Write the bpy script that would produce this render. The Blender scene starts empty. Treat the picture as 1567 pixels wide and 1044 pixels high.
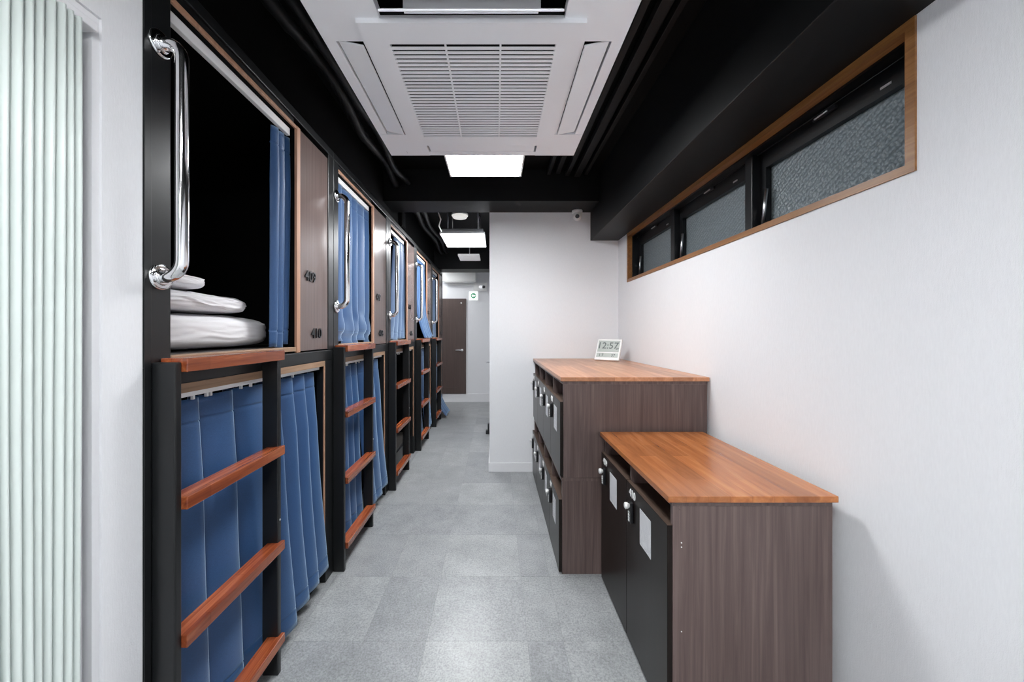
import bpy, bmesh, math, random
from mathutils import Vector, Matrix, noise

S = bpy.context.scene
C = S.collection
PI = math.pi
random.seed(4)

# ------------------------------------------------------------------ camera
FPX, VPX, VPY = 560.0, 759.0, 510.0            # focal length and vanishing point in photo pixels
cam = bpy.data.objects.new('camera', bpy.data.cameras.new('camera'))
C.objects.link(cam)
cam.location = (0, 0, 1.37)
cam.rotation_euler = (PI / 2, 0, 0)
cam.data.sensor_width = 36.0
cam.data.lens = 36.0 * FPX / 1567.0
cam.data.shift_x = (783.5 - VPX) / 1567.0
cam.data.shift_y = -(522.0 - VPY) / 1567.0
cam.data.clip_start = 0.02
S.camera = cam

# ------------------------------------------------------------------ world, exposure
W = bpy.data.worlds.new('world')
S.world = W
W.use_nodes = True
W.node_tree.nodes['Background'].inputs[0].default_value = (0.62, 0.72, 0.78, 1)
W.node_tree.nodes['Background'].inputs[1].default_value = 0.24
vs = S.view_settings
vs.view_transform = 'Standard'
vs.look = 'None'
vs.exposure = 1.30
vs.gamma = 1.0
vs.use_curve_mapping = False
LAMP = 17.0                                      # radiance of the LED ceiling lamps

# ------------------------------------------------------------------ materials
MATS = {}


def _new(name):
    m = bpy.data.materials.new(name)
    m.use_nodes = True
    MATS[name] = m
    nt = m.node_tree
    return m, nt, nt.nodes['Principled BSDF']


def lk(nt, a, b):
    nt.links.new(a, b)


def nd(nt, t, **kw):
    n = nt.nodes.new(t)
    for k, v in kw.items():
        setattr(n, k, v)
    return n


def bump(nt, b, height, strength, dist=0.002):
    n = nd(nt, 'ShaderNodeBump')
    n.inputs['Strength'].default_value = strength
    n.inputs['Distance'].default_value = dist
    lk(nt, height, n.inputs['Height'])
    lk(nt, n.outputs[0], b.inputs['Normal'])
    return n


def coords(nt, scale=(1, 1, 1), rnd=0.0, kind='Object'):
    tc = nd(nt, 'ShaderNodeTexCoord')
    mp = nd(nt, 'ShaderNodeMapping')
    mp.inputs['Scale'].default_value = scale
    lk(nt, tc.outputs[kind], mp.inputs['Vector'])
    if rnd:
        oi = nd(nt, 'ShaderNodeObjectInfo')
        mu = nd(nt, 'ShaderNodeMath', operation='MULTIPLY')
        mu.inputs[1].default_value = rnd
        lk(nt, oi.outputs['Random'], mu.inputs[0])
        cx = nd(nt, 'ShaderNodeCombineXYZ')
        for i in range(3):
            lk(nt, mu.outputs[0], cx.inputs[i])
        lk(nt, cx.outputs[0], mp.inputs['Location'])
    return mp.outputs[0]


def noise_tex(nt, vec, scale, detail=3, rough=0.5, dist=0.0):
    n = nd(nt, 'ShaderNodeTexNoise')
    n.inputs['Scale'].default_value = scale
    n.inputs['Detail'].default_value = detail
    n.inputs['Roughness'].default_value = rough
    n.inputs['Distortion'].default_value = dist
    lk(nt, vec, n.inputs['Vector'])
    return n.outputs['Fac']


def ramp(nt, fac, stops):
    r = nd(nt, 'ShaderNodeValToRGB')
    els = r.color_ramp.elements
    while len(els) < len(stops):
        els.new(0.5)
    for e, (p, c) in zip(els, stops):
        e.position = p
        e.color = (*c, 1)
    lk(nt, fac, r.inputs[0])
    return r.outputs[0]


def plain(name, col, rough=0.5, metal=0.0, spec=0.5, bump_scale=0, bump_str=0.1):
    m, nt, b = _new(name)
    b.inputs['Base Color'].default_value = (*col, 1)
    b.inputs['Roughness'].default_value = rough
    b.inputs['Metallic'].default_value = metal
    b.inputs['Specular IOR Level'].default_value = spec
    if bump_scale:
        bump(nt, b, noise_tex(nt, coords(nt), bump_scale, 4), bump_str, 0.001)
    return m


def wall_paper(name, col):
    m, nt, b = _new(name)
    v = coords(nt, (1, 1, 0.16))
    f = noise_tex(nt, v, 260, 3)
    f2 = noise_tex(nt, coords(nt, (1, 1, 0.5)), 500, 2)
    ad = nd(nt, 'ShaderNodeMath', operation='ADD')
    lk(nt, f, ad.inputs[0]); lk(nt, f2, ad.inputs[1])
    bump(nt, b, ad.outputs[0], 0.35, 0.0012)
    lo = tuple(c * 0.965 for c in col)
    lk(nt, ramp(nt, f, [(0.3, lo), (0.7, col)]), b.inputs['Base Color'])
    b.inputs['Roughness'].default_value = 0.75
    b.inputs['Specular IOR Level'].default_value = 0.25
    return m


def wood(name, dark, mid, light, axis='X', grain=60, stretch=0.06, rough=0.4, rnd=7.0, contrast=(0.3, 0.55, 0.75), bstr=0.08, strip=None, coat=0.0):
    """axis = direction of the grain; strip = (width, length) of glued staves"""
    m, nt, b = _new(name)
    sc = [1, 1, 1]
    sc['XYZ'.index(axis)] = stretch
    v = coords(nt, tuple(sc), rnd)
    f = noise_tex(nt, v, grain, 5, 0.6, 0.6)
    col = ramp(nt, f, [(contrast[0], dark), (contrast[1], mid), (contrast[2], light)])
    if strip:
        br = nd(nt, 'ShaderNodeTexBrick')
        br.inputs['Color1'].default_value = (1.22, 1.2, 1.15, 1)
        br.inputs['Color2'].default_value = (0.7, 0.66, 0.62, 1)
        br.inputs['Mortar'].default_value = (0.6, 0.55, 0.5, 1)
        br.inputs['Scale'].default_value = 1
        br.inputs['Mortar Size'].default_value = 0.0006
        br.inputs['Brick Width'].default_value = strip[1]
        br.inputs['Row Height'].default_value = strip[0]
        br.offset_frequency = 2
        br.offset = 0.37
        tc = nd(nt, 'ShaderNodeTexCoord')
        mp = nd(nt, 'ShaderNodeMapping')
        if axis == 'Y':
            mp.inputs['Rotation'].default_value = (0, 0, PI / 2)
        lk(nt, tc.outputs['Object'], mp.inputs['Vector'])
        # let the staves show on the edges too: shear a little height into the pattern
        lk(nt, mp.outputs[0], br.inputs['Vector'])
        mx = nd(nt, 'ShaderNodeMix', data_type='RGBA', blend_type='MULTIPLY')
        mx.inputs[0].default_value = 0.85
        lk(nt, col, mx.inputs[6]); lk(nt, br.outputs['Color'], mx.inputs[7])
        col = mx.outputs[2]
    lk(nt, col, b.inputs['Base Color'])
    b.inputs['Roughness'].default_value = rough
    b.inputs['Coat Weight'].default_value = coat
    b.inputs['Coat Roughness'].default_value = 0.15
    bump(nt, b, f, bstr, 0.001)
    return m


def fabric(name, col, dark, rough=0.75):
    m, nt, b = _new(name)
    v = coords(nt, (1, 0.25, 1.6))
    f = noise_tex(nt, v, 420, 4, 0.7)
    lk(nt, ramp(nt, f, [(0.3, dark), (0.7, col)]), b.inputs['Base Color'])
    bump(nt, b, f, 0.2, 0.0008)
    b.inputs['Roughness'].default_value = rough
    b.inputs['Sheen Weight'].default_value = 1.0
    b.inputs['Sheen Roughness'].default_value = 0.4
    b.inputs['Sheen Tint'].default_value = (0.6, 0.8, 1, 1)
    return m


def emit(name, col, strength):
    m, nt, b = _new(name)
    b.inputs['Base Color'].default_value = (0.9, 0.9, 0.9, 1)
    b.inputs['Emission Color'].default_value = (*col, 1)
    b.inputs['Emission Strength'].default_value = strength
    return m


def floor_mat():
    m, nt, b = _new('vinyl_tile')
    v = coords(nt, (1, 1, 1), 9.0)
    big = noise_tex(nt, v, 6, 6, 0.65)
    fine = noise_tex(nt, v, 130, 4, 0.7)
    base = ramp(nt, big, [(0.3, (0.265, 0.276, 0.281)), (0.7, (0.360, 0.372, 0.378))])
    spk = ramp(nt, fine, [(0.33, (0.68, 0.68, 0.68)), (0.5, (1, 1, 1)), (0.68, (1.28, 1.28, 1.28))])
    mx = nd(nt, 'ShaderNodeMix', data_type='RGBA', blend_type='MULTIPLY')
    mx.inputs[0].default_value = 1
    lk(nt, base, mx.inputs[6]); lk(nt, spk, mx.inputs[7])
    oi = nd(nt, 'ShaderNodeObjectInfo')
    tone = ramp(nt, oi.outputs['Random'], [(0, (0.90, 0.90, 0.91)), (1, (1.08, 1.08, 1.07))])
    mx2 = nd(nt, 'ShaderNodeMix', data_type='RGBA', blend_type='MULTIPLY')
    mx2.inputs[0].default_value = 1
    lk(nt, mx.outputs[2], mx2.inputs[6]); lk(nt, tone, mx2.inputs[7])
    lk(nt, mx2.outputs[2], b.inputs['Base Color'])
    rg = nd(nt, 'ShaderNodeMapRange')
    rg.inputs['To Min'].default_value = 0.285
    rg.inputs['To Max'].default_value = 0.37
    lk(nt, big, rg.inputs['Value'])
    lk(nt, rg.outputs[0], b.inputs['Roughness'])
    bump(nt, b, fine, 0.12, 0.0008)


def glass_mat():
    m, nt, b = _new('patterned_glass')
    tc = nd(nt, 'ShaderNodeTexCoord')
    mp = nd(nt, 'ShaderNodeMapping')
    mp.inputs['Rotation'].default_value = (0.55, 0, 0)
    mp.inputs['Scale'].default_value = (1, 1, 1)
    lk(nt, tc.outputs['Object'], mp.inputs['Vector'])
    vo = nd(nt, 'ShaderNodeTexVoronoi')
    vo.inputs['Scale'].default_value = 85
    vo.inputs['Randomness'].default_value = 0.75
    lk(nt, mp.outputs[0], vo.inputs['Vector'])
    wv = nd(nt, 'ShaderNodeTexWave', bands_direction='Z')
    wv.inputs['Scale'].default_value = 16
    wv.inputs['Distortion'].default_value = 1.0
    lk(nt, mp.outputs[0], wv.inputs['Vector'])
    ad = nd(nt, 'ShaderNodeMath', operation='MULTIPLY_ADD')
    ad.inputs[1].default_value = 0.35
    lk(nt, wv.outputs['Fac'], ad.inputs[0]); lk(nt, vo.outputs['Distance'], ad.inputs[2])
    bump(nt, b, ad.outputs[0], 0.9, 0.004)
    lk(nt, ramp(nt, ad.outputs[0], [(0.05, (0.46, 0.51, 0.53)), (0.75, (0.24, 0.28, 0.30))]), b.inputs['Base Color'])
    b.inputs['Roughness'].default_value = 0.32
    b.inputs['Transmission Weight'].default_value = 0.55
    b.inputs['IOR'].default_value = 1.45


def notice_mat():
    """a printed sheet: white paper with rows of small grey print"""
    m, nt, b = _new('notice_paper')
    tc = nd(nt, 'ShaderNodeTexCoord')
    sp = nd(nt, 'ShaderNodeSeparateXYZ')
    lk(nt, tc.outputs['Object'], sp.inputs[0])
    wv = nd(nt, 'ShaderNodeMath', operation='MULTIPLY'); wv.inputs[1].default_value = 130
    lk(nt, sp.outputs['Z'], wv.inputs[0])
    fr = nd(nt, 'ShaderNodeMath', operation='FRACT'); lk(nt, wv.outputs[0], fr.inputs[0])
    gt = nd(nt, 'ShaderNodeMath', operation='LESS_THAN'); gt.inputs[1].default_value = 0.5
    lk(nt, fr.outputs[0], gt.inputs[0])
    f = noise_tex(nt, coords(nt, (1, 1, 0.3)), 260, 2)
    g2 = nd(nt, 'ShaderNodeMath', operation='GREATER_THAN'); g2.inputs[1].default_value = 0.47
    lk(nt, f, g2.inputs[0])
    mu = nd(nt, 'ShaderNodeMath', operation='MULTIPLY')
    lk(nt, gt.outputs[0], mu.inputs[0]); lk(nt, g2.outputs[0], mu.inputs[1])
    lk(nt, ramp(nt, mu.outputs[0], [(0, (0.82, 0.82, 0.83)), (1, (0.42, 0.42, 0.45))]), b.inputs['Base Color'])
    b.inputs['Roughness'].default_value = 0.4


def steel_black(name, col, rough):
    m, nt, b = _new(name)
    b.inputs['Base Color'].default_value = (*col, 1)
    f = noise_tex(nt, coords(nt), 14, 4, 0.6)
    rg = nd(nt, 'ShaderNodeMapRange')
    rg.inputs['To Min'].default_value = rough - 0.05
    rg.inputs['To Max'].default_value = rough + 0.08
    lk(nt, f, rg.inputs['Value']); lk(nt, rg.outputs[0], b.inputs['Roughness'])
    bump(nt, b, noise_tex(nt, coords(nt), 300, 2), 0.03, 0.0006)


wall_paper('wall_white', (0.81, 0.815, 0.835))
plain('paint_white', (0.80, 0.80, 0.82), 0.45, bump_scale=120, bump_str=0.05)
plain('ac_white', (0.90, 0.90, 0.93), 0.35)
plain('ac_dark', (0.004, 0.004, 0.005), 0.6, spec=0.2)
plain('ceiling_black', (0.0018, 0.0019, 0.0021), 0.6, spec=0.15, bump_scale=40, bump_str=0.3)
plain('beam_black', (0.0048, 0.0050, 0.0054), 0.5, spec=0.25, bump_scale=30, bump_str=0.25)
steel_black('frame_black', (0.0075, 0.0082, 0.009), 0.335)
plain('berth_shade_black', (0.0025, 0.0025, 0.0028), 0.7, spec=0.1)
plain('berth_floor', (0.05, 0.045, 0.042), 0.32)
plain('chrome', (0.86, 0.86, 0.87), 0.10, 1.0)
plain('steel', (0.70, 0.70, 0.72), 0.28, 1.0)
plain('rail_white', (0.80, 0.80, 0.80), 0.4)
plain('plastic_white', (0.82, 0.82, 0.81), 0.35)
plain('plastic_black', (0.01, 0.01, 0.012), 0.35)
plain('bed_linen', (0.80, 0.79, 0.81), 0.8, spec=0.2, bump_scale=90, bump_str=0.15)
plain('accordion_vinyl', (0.66, 0.72, 0.695), 0.42)
plain('lcd_grey', (0.42, 0.46, 0.43), 0.3)
plain('lcd_ink', (0.10, 0.12, 0.115), 0.4)
plain('sign_green', (0.03, 0.36, 0.16), 0.5)
plain('aluminium_black', (0.005, 0.0055, 0.0065), 0.32, 0.0, 0.35)
plain('floor_joint', (0.26, 0.26, 0.265), 0.6)
wood('laminate_brown', (0.086, 0.056, 0.051), (0.134, 0.092, 0.084), (0.187, 0.134, 0.124), 'Z', 55, 0.03, 0.42, bstr=0.04)
wood('board_brown', (0.115, 0.082, 0.075), (0.135, 0.098, 0.090), (0.155, 0.115, 0.106), 'Z', 70, 0.02, 0.24, bstr=0.02)
wood('locker_dark', (0.0065, 0.0038, 0.0028), (0.010, 0.006, 0.0045), (0.015, 0.0095, 0.0075), 'Z', 70, 0.03, 0.30, bstr=0.02).node_tree.nodes['Principled BSDF'].inputs['Specular IOR Level'].default_value = 0.25
wood('edge_brown', (0.06, 0.038, 0.028), (0.085, 0.056, 0.042), (0.11, 0.075, 0.055), 'Y', 70, 0.05, 0.4)
wood('acacia_red', (0.17, 0.036, 0.014), (0.29, 0.070, 0.025), (0.47, 0.150, 0.055), 'Y', 42, 0.06, 0.24, contrast=(0.32, 0.52, 0.72), strip=(0.032, 0.27), coat=0.35)
wood('worktop_wood', (0.30, 0.090, 0.024), (0.44, 0.155, 0.046), (0.55, 0.225, 0.080), 'Y', 28, 0.08, 0.27, strip=(0.075, 0.42), coat=0.3, bstr=0.03)
wood('worktop_reflect_pale', (0.40, 0.165, 0.075), (0.52, 0.245, 0.125), (0.62, 0.33, 0.19), 'Y', 28, 0.08, 0.33, strip=(0.11, 0.8), coat=0.2, bstr=0.02)  # white wall's grazing reflection lightened into the wood colour
wood('trim_wood', (0.36, 0.185, 0.115), (0.45, 0.245, 0.155), (0.55, 0.32, 0.21), 'Z', 60, 0.05, 0.45)
wood('window_wood', (0.19, 0.078, 0.022), (0.275, 0.120, 0.036), (0.36, 0.175, 0.060), 'Y', 60, 0.05, 0.38)
wood('ply_wood', (0.24, 0.145, 0.085), (0.32, 0.20, 0.125), (0.40, 0.26, 0.165), 'Y', 60, 0.05, 0.5)
wood('door_brown', (0.070, 0.046, 0.040), (0.085, 0.057, 0.050), (0.10, 0.069, 0.061), 'Z', 60, 0.03, 0.5)
fabric('curtain_blue', (0.022, 0.080, 0.215), (0.013, 0.052, 0.148), 0.5)
emit('lamp_diffuser', (0.965, 0.985, 1.0), LAMP)
emit('lamp_dim', (1.0, 1.0, 1.0), 0.10)
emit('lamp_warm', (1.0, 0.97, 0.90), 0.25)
emit('sign_lit', (0.93, 1.0, 0.95), 0.30)
floor_mat(); glass_mat(); notice_mat()


# ------------------------------------------------------------------ mesh helpers
ORG = {}


def box(bm, x0, x1, y0, y1, z0, z1, bev=0.0, seg=2):
    vs = [bm.verts.new((x, y, z)) for x in (x0, x1) for y in (y0, y1) for z in (z0, z1)]
    fs = [bm.faces.new([vs[i] for i in q]) for q in
          ((0, 1, 3, 2), (4, 6, 7, 5), (0, 4, 5, 1), (2, 3, 7, 6), (0, 2, 6, 4), (1, 5, 7, 3))]
    if bev:
        es = {e for f in fs for e in f.edges}
        bmesh.ops.bevel(bm, geom=list(es), offset=bev, segments=seg, profile=0.5, affect='EDGES')
    return vs


def BX(*a, **k):
    bm = bmesh.new()
    box(bm, *a, **k)
    return bm


def tube(bm, pts, r, seg=12, cap=True):
    pts = [Vector(p) for p in pts]
    n = len(pts)
    rings = []
    up = None
    for i, p in enumerate(pts):
        t = (pts[min(i + 1, n - 1)] - pts[max(i - 1, 0)]).normalized()
        if up is None:
            up = Vector((0, 0, 1)) if abs(t.z) < 0.9 else Vector((1, 0, 0))
        a = (up - t * up.dot(t)).normalized()
        up = a
        b = t.cross(a)
        rr = r[i] if isinstance(r, (list, tuple)) else r
        rings.append([bm.verts.new(p + (a * math.cos(2 * PI * k / seg) + b * math.sin(2 * PI * k / seg)) * rr) for k in range(seg)])
    for i in range(n - 1):
        for k in range(seg):
            f = bm.faces.new((rings[i][k], rings[i][(k + 1) % seg], rings[i + 1][(k + 1) % seg], rings[i + 1][k]))
            f.smooth = True
    if cap:
        bm.faces.new(rings[0]); bm.faces.new(rings[-1])
    return bm


def TB(*a, **k):
    return tube(bmesh.new(), *a, **k)


def plate(xs, ys, hole, fn, d):
    """grid of cells with holes, mapped by fn(u,v)->point, thickened by vector d"""
    bm = bmesh.new()
    V = {}
    for i, x in enumerate(xs):
        for j, y in enumerate(ys):
            V[i, j] = bm.verts.new(fn(x, y))
    for i in range(len(xs) - 1):
        for j in range(len(ys) - 1):
            if not hole((xs[i] + xs[i + 1]) / 2, (ys[j] + ys[j + 1]) / 2):
                bm.faces.new((V[i, j], V[i + 1, j], V[i + 1, j + 1], V[i, j + 1]))
    bmesh.ops.delete(bm, geom=[v for v in bm.verts if not v.link_faces], context='VERTS')
    r = bmesh.ops.extrude_face_region(bm, geom=bm.faces[:])
    bmesh.ops.translate(bm, verts=[e for e in r['geom'] if isinstance(e, bmesh.types.BMVert)], vec=d)
    return bm


def mk(name, bm, mat, parent=None, smooth=False):
    if parent is not None:
        bmesh.ops.translate(bm, verts=bm.verts, vec=-ORG[parent.as_pointer()])
    bmesh.ops.recalc_face_normals(bm, faces=bm.faces)
    me = bpy.data.meshes.new(name)
    bm.to_mesh(me)
    bm.free()
    if smooth:
        for p in me.polygons:
            p.use_smooth = True
    me.materials.append(MATS[mat])
    o = bpy.data.objects.new(name, me)
    C.objects.link(o)
    if parent is not None:
        o.parent = parent
        ORG[o.as_pointer()] = ORG[parent.as_pointer()]
    else:
        ORG[o.as_pointer()] = Vector((0, 0, 0))
    return o


def thing(name, loc, label, cat, group=None):
    o = bpy.data.objects.new(name, None)
    o.empty_display_size = 0.05
    C.objects.link(o)
    o.location = loc
    ORG[o.as_pointer()] = Vector(loc)
    return tag(o, label, cat, group)


def tag(o, label, cat, group=None):
    o['label'] = label
    o['category'] = cat
    if group:
        o['group'] = group
    return o


def solo(name, bm, mat, loc, label, cat, group=None, smooth=False):
    """a thing that is one mesh, with its origin at loc"""
    bmesh.ops.translate(bm, verts=bm.verts, vec=-Vector(loc))
    o = mk(name, bm, mat, None, smooth)
    o.location = loc
    ORG[o.as_pointer()] = Vector(loc)
    return tag(o, label, cat, group)


def struct(name, bm, mat, label=None, smooth=False):
    o = mk(name, bm, mat, None, smooth)
    o['kind'] = 'structure'
    if label:
        o['label'] = label
    return o


def text_bm(body, size, ext, origin, right, normal, bold=0.0, align='CENTER'):
    cu = bpy.data.curves.new('t', 'FONT')
    cu.body = body
    cu.size = size
    cu.extrude = ext
    cu.offset = bold
    cu.align_x = align
    cu.align_y = 'CENTER'
    cu.resolution_u = 3
    ob = bpy.data.objects.new('t', cu)
    C.objects.link(ob)
    bpy.context.view_layer.update()
    me = bpy.data.meshes.new_from_object(ob.evaluated_get(bpy.context.evaluated_depsgraph_get()))
    bpy.data.objects.remove(ob)
    bpy.data.curves.remove(cu)
    bm = bmesh.new()
    bm.from_mesh(me)
    bpy.data.meshes.remove(me)
    r = Vector(right); n = Vector(normal); u = n.cross(r)
    M = Matrix((( r.x, u.x, n.x, origin[0]), (r.y, u.y, n.y, origin[1]), (r.z, u.z, n.z, origin[2]), (0, 0, 0, 1)))
    bmesh.ops.transform(bm, matrix=M, verts=bm.verts)
    return bm


def arc(c, r, a0, a1, n, ax, ay):
    c = Vector(c); ax = Vector(ax); ay = Vector(ay)
    return [c + (ax * math.cos(a0 + (a1 - a0) * i / n) + ay * math.sin(a0 + (a1 - a0) * i / n)) * r for i in range(n + 1)]


# ------------------------------------------------------------------ layout constants (metres)
XB = -0.935          # front plane of the bunks
XL = -0.870          # front of the ladders
XR = 1.21            # right wall
XPAR = -0.064        # corridor face of the partition block
YPAR = 3.62          # face of the partition block
YEND = 7.3           # end wall
YBACK = -3.0         # wall behind the camera
ZC = 2.85            # ceiling
ZSOF = 2.285         # underside of the soffit over the window

# ------------------------------------------------------------------ floor
fl = struct('floor', BX(-3.2, 1.5, YBACK - 0.2, YEND + 0.2, -0.12, -0.0030), 'floor_joint', 'grey speckled vinyl tile floor')
ORG[fl.as_pointer()] = Vector((0, 0, 0))
XJ = [-1.52, -1.21, -0.90, -0.59, -0.31, 0.14, 0.30, 0.59, 0.90, 1.21]
YJ = [1.628 + 0.430 * k for k in range(-11, 14)]
YJ = [YBACK] + [y for y in YJ if YBACK + 0.1 < y < YEND - 0.1] + [YEND]
cache = {}
for j in range(len(YJ) - 1):
    for i in range(len(XJ) - 1):
        xa, xb, ya, yb = XJ[i], XJ[i + 1], YJ[j], YJ[j + 1]
        if ya > 3.6 and xa > 0.1:
            continue
        if xb < -0.95 and not (ya > 5.9):
            continue
        w, d = round(xb - xa, 4), round(yb - ya, 4)
        if (w, d) not in cache:
            me = bpy.data.meshes.new('tile')
            bm = bmesh.new()
            box(bm, -w / 2 + .0005, w / 2 - .0005, -d / 2 + .0005, d / 2 - .0005, -0.0030, 0)
            bmesh.ops.recalc_face_normals(bm, faces=bm.faces)
            bm.to_mesh(me); bm.free()
            me.materials.append(MATS['vinyl_tile'])
            cache[w, d] = me
        o = bpy.data.objects.new('tile', cache[w, d])
        C.objects.link(o)
        o.parent = fl
        o.location = ((xa + xb) / 2, (ya + yb) / 2, 0)

# ------------------------------------------------------------------ ceiling, soffit, beams
struct('ceiling', BX(-3.2, 1.5, YBACK - 0.2, YEND + 0.2, ZC, ZC + 0.15), 'ceiling_black', 'black painted ceiling')
struct('trim_1', BX(0.933, XR, YBACK, YPAR, ZSOF, ZC, bev=0.004), 'beam_black', 'black boxed soffit above the strip window')
struct('trim_2', BX(-1.06, 0.933, 3.305, YPAR, 2.563, ZC, bev=0.004), 'beam_black', 'black beam across the room before the white partition')
struct('trim_3', BX(-1.5, XPAR, 6.05, 6.40, 2.43, ZC, bev=0.004), 'beam_black', 'black beam near the end of the corridor')
struct('trim_4', BX(-1.12, -1.02, 0.97, 6.42, 2.42, ZC), 'ceiling_black', 'black wall strip above the bunks')

# ------------------------------------------------------------------ walls
# right wall with the strip window opening (kept in the y,z plane, extruded outwards)
WY0, WY1, WZ0, WZ1 = 1.052, 3.37, 1.838, 2.2845
struct('wall_right', plate([YBACK, WY0, WY1, YPAR + 0.4], [0, WZ0, WZ1, ZC],
       lambda y, z: WY0 < y < WY1 and WZ0 < z < WZ1, lambda y, z: (XR, y, z), (0.22, 0, 0)), 'wall_white', 'white wallpapered wall with a strip window')
struct('wall_partition', BX(XPAR, XR, YPAR, YEND, 0, ZC), 'wall_white', 'white partition wall behind the tall lockers')
struct('wall_end', BX(-3.0, XPAR, YEND, YEND + 0.15, 0, ZC), 'wall_white', 'white wall at the end of the corridor')
struct('wall_far_left', BX(-1.62, -1.52, 6.397, YEND, 0, ZC), 'wall_white')
struct('wall_above_bunks', BX(-1.62, -1.02, 6.42, 6.44, 2.42, ZC), 'ceiling_black')
struct('wall_back', BX(-1.2, XR + 0.2, YBACK - 0.15, YBACK, 0, ZC), 'wall_white')
DY0, DY1, DZ = 0.05, 0.868, 2.115
struct('wall_left', plate([YBACK, DY0, DY1, 0.968], [0, DZ, ZC],
       lambda y, z: DY0 < y < DY1 and z < DZ, lambda y, z: (XB, y, z), (-0.16, 0, 0)), 'wall_white', 'white wallpapered wall between folding door and bunks')
struct('wall_behind_door', BX(-1.35, -1.25, -0.3, 0.96, 0, ZC), 'wall_white')
# lining of the doorway
bm = bmesh.new()
box(bm, XB - 0.145, XB - 0.006, DY1 - 0.016, DY1 - 0.0005, 0, DZ - 0.0005)
box(bm, XB - 0.145, XB - 0.006, DY0 + 0.0005, DY0 + 0.016, 0, DZ - 0.0005)
box(bm, XB - 0.145, XB - 0.006, DY0 + 0.016, DY1 - 0.016, DZ - 0.026, DZ - 0.0005)
struct('trim_5', bm, 'paint_white', 'white lining around the folding door opening')
# baseboards
struct('baseboard_partition', BX(XPAR - 0.010, XR, YPAR - 0.010, YPAR, 0, 0.088, bev=0.002), 'paint_white', 'white baseboard along the partition')
struct('baseboard_corridor', BX(XPAR - 0.010, XPAR, YPAR, YEND - 0.015, 0, 0.088), 'paint_white')
struct('baseboard_end', BX(-1.5, XPAR, YEND - 0.014, YEND, 0, 0.163, bev=0.002), 'paint_white', 'white baseboard along the end wall')
struct('baseboard_right', BX(XR - 0.008, XR, YBACK, 1.2, 0, 0.088), 'paint_white')

# ------------------------------------------------------------------ accordion door (folded vinyl)
ad = thing('accordion_door', (XB - 0.07, 0.45, 0), 'pale grey-green pleated folding door at the left edge', 'folding door')
bm = bmesh.new()
ya, yb, per = 0.09, 0.812, 0.0168
n = int((yb - ya) / per * 10)
rows = []
for zi, z in enumerate((0.012, 0.6, 1.2, 1.7, 2.066)):
    r = []
    for k in range(n + 1):
        y = ya + (yb - ya) * k / n
        ph = (y - ya) / per
        fr = ph % 1.0
        x = XB - 0.004 + 0.028 * math.sqrt(max(0, 1 - (2 * fr - 1) ** 2)) + 0.002 * math.sin(ph * 1.7 + z)
        r.append(bm.verts.new((x, y + 0.003 * math.sin(z * 2 + ph * 0.4), z)))
    rows.append(r)
for a, b in zip(rows, rows[1:]):
    for k in range(n):
        bm.faces.new((a[k], a[k + 1], b[k + 1], b[k])).smooth = True
o = mk('pleats', bm, 'accordion_vinyl', ad)
sm = o.modifiers.new('t', 'SOLIDIFY'); sm.thickness = 0.0015; sm.offset = -1
mk('top_rail', BX(XB - 0.040, XB + 0.012, DY0 + 0.018, DY1 - 0.018, 2.068, DZ - 0.028, bev=0.002), 'paint_white', ad)
mk('lead_post', BX(XB - 0.060, XB - 0.022, 0.815, DY1 - 0.018, 0.012, 2.066, bev=0.006), 'paint_white', ad)
mk('latch', BX(XB - 0.022, XB - 0.019, 0.838, 0.844, 1.20, 1.235), 'steel', ad)

# ------------------------------------------------------------------ strip window
wn = struct('window_1', plate([WY0 - 0.0, WY0 + 0.026, WY1 - 0.026, WY1], [WZ0, WZ0 + 0.026, WZ1 - 0.026, WZ1],
            lambda y, z: WY0 + 0.026 < y < WY1 - 0.026 and WZ0 + 0.026 < z < WZ1 - 0.026,
            lambda y, z: (XR - 0.006, y, z), (0.040, 0, 0)), 'window_wood', 'long strip window with wooden surround and three dark sashes')
GX = 1.335
iy0, iy1, iz0, iz1 = WY0 + 0.004, WY1 - 0.004, WZ0 + 0.004, WZ1 - 0.004
mk('outer_frame', plate([iy0, iy0 + 0.03, iy1 - 0.03, iy1], [iz0, iz0 + 0.02, iz1 - 0.03, iz1],
   lambda y, z: iy0 + 0.03 < y < iy1 - 0.03 and iz0 + 0.02 < z < iz1 - 0.03, lambda y, z: (1.2445, y, z), (0.135, 0, 0)), 'aluminium_black', wn)
muls = [1.83, 2.62]
for y in muls:
    mk('mullion', BX(1.262, 1.375, y - 0.026, y + 0.026, iz0 + 0.02, iz1 - 0.03, bev=0.003), 'aluminium_black', wn)
edges = [iy0 + 0.03, muls[0] - 0.026, muls[0] + 0.026, muls[1] - 0.026, muls[1] + 0.026, iy1 - 0.03]
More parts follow.
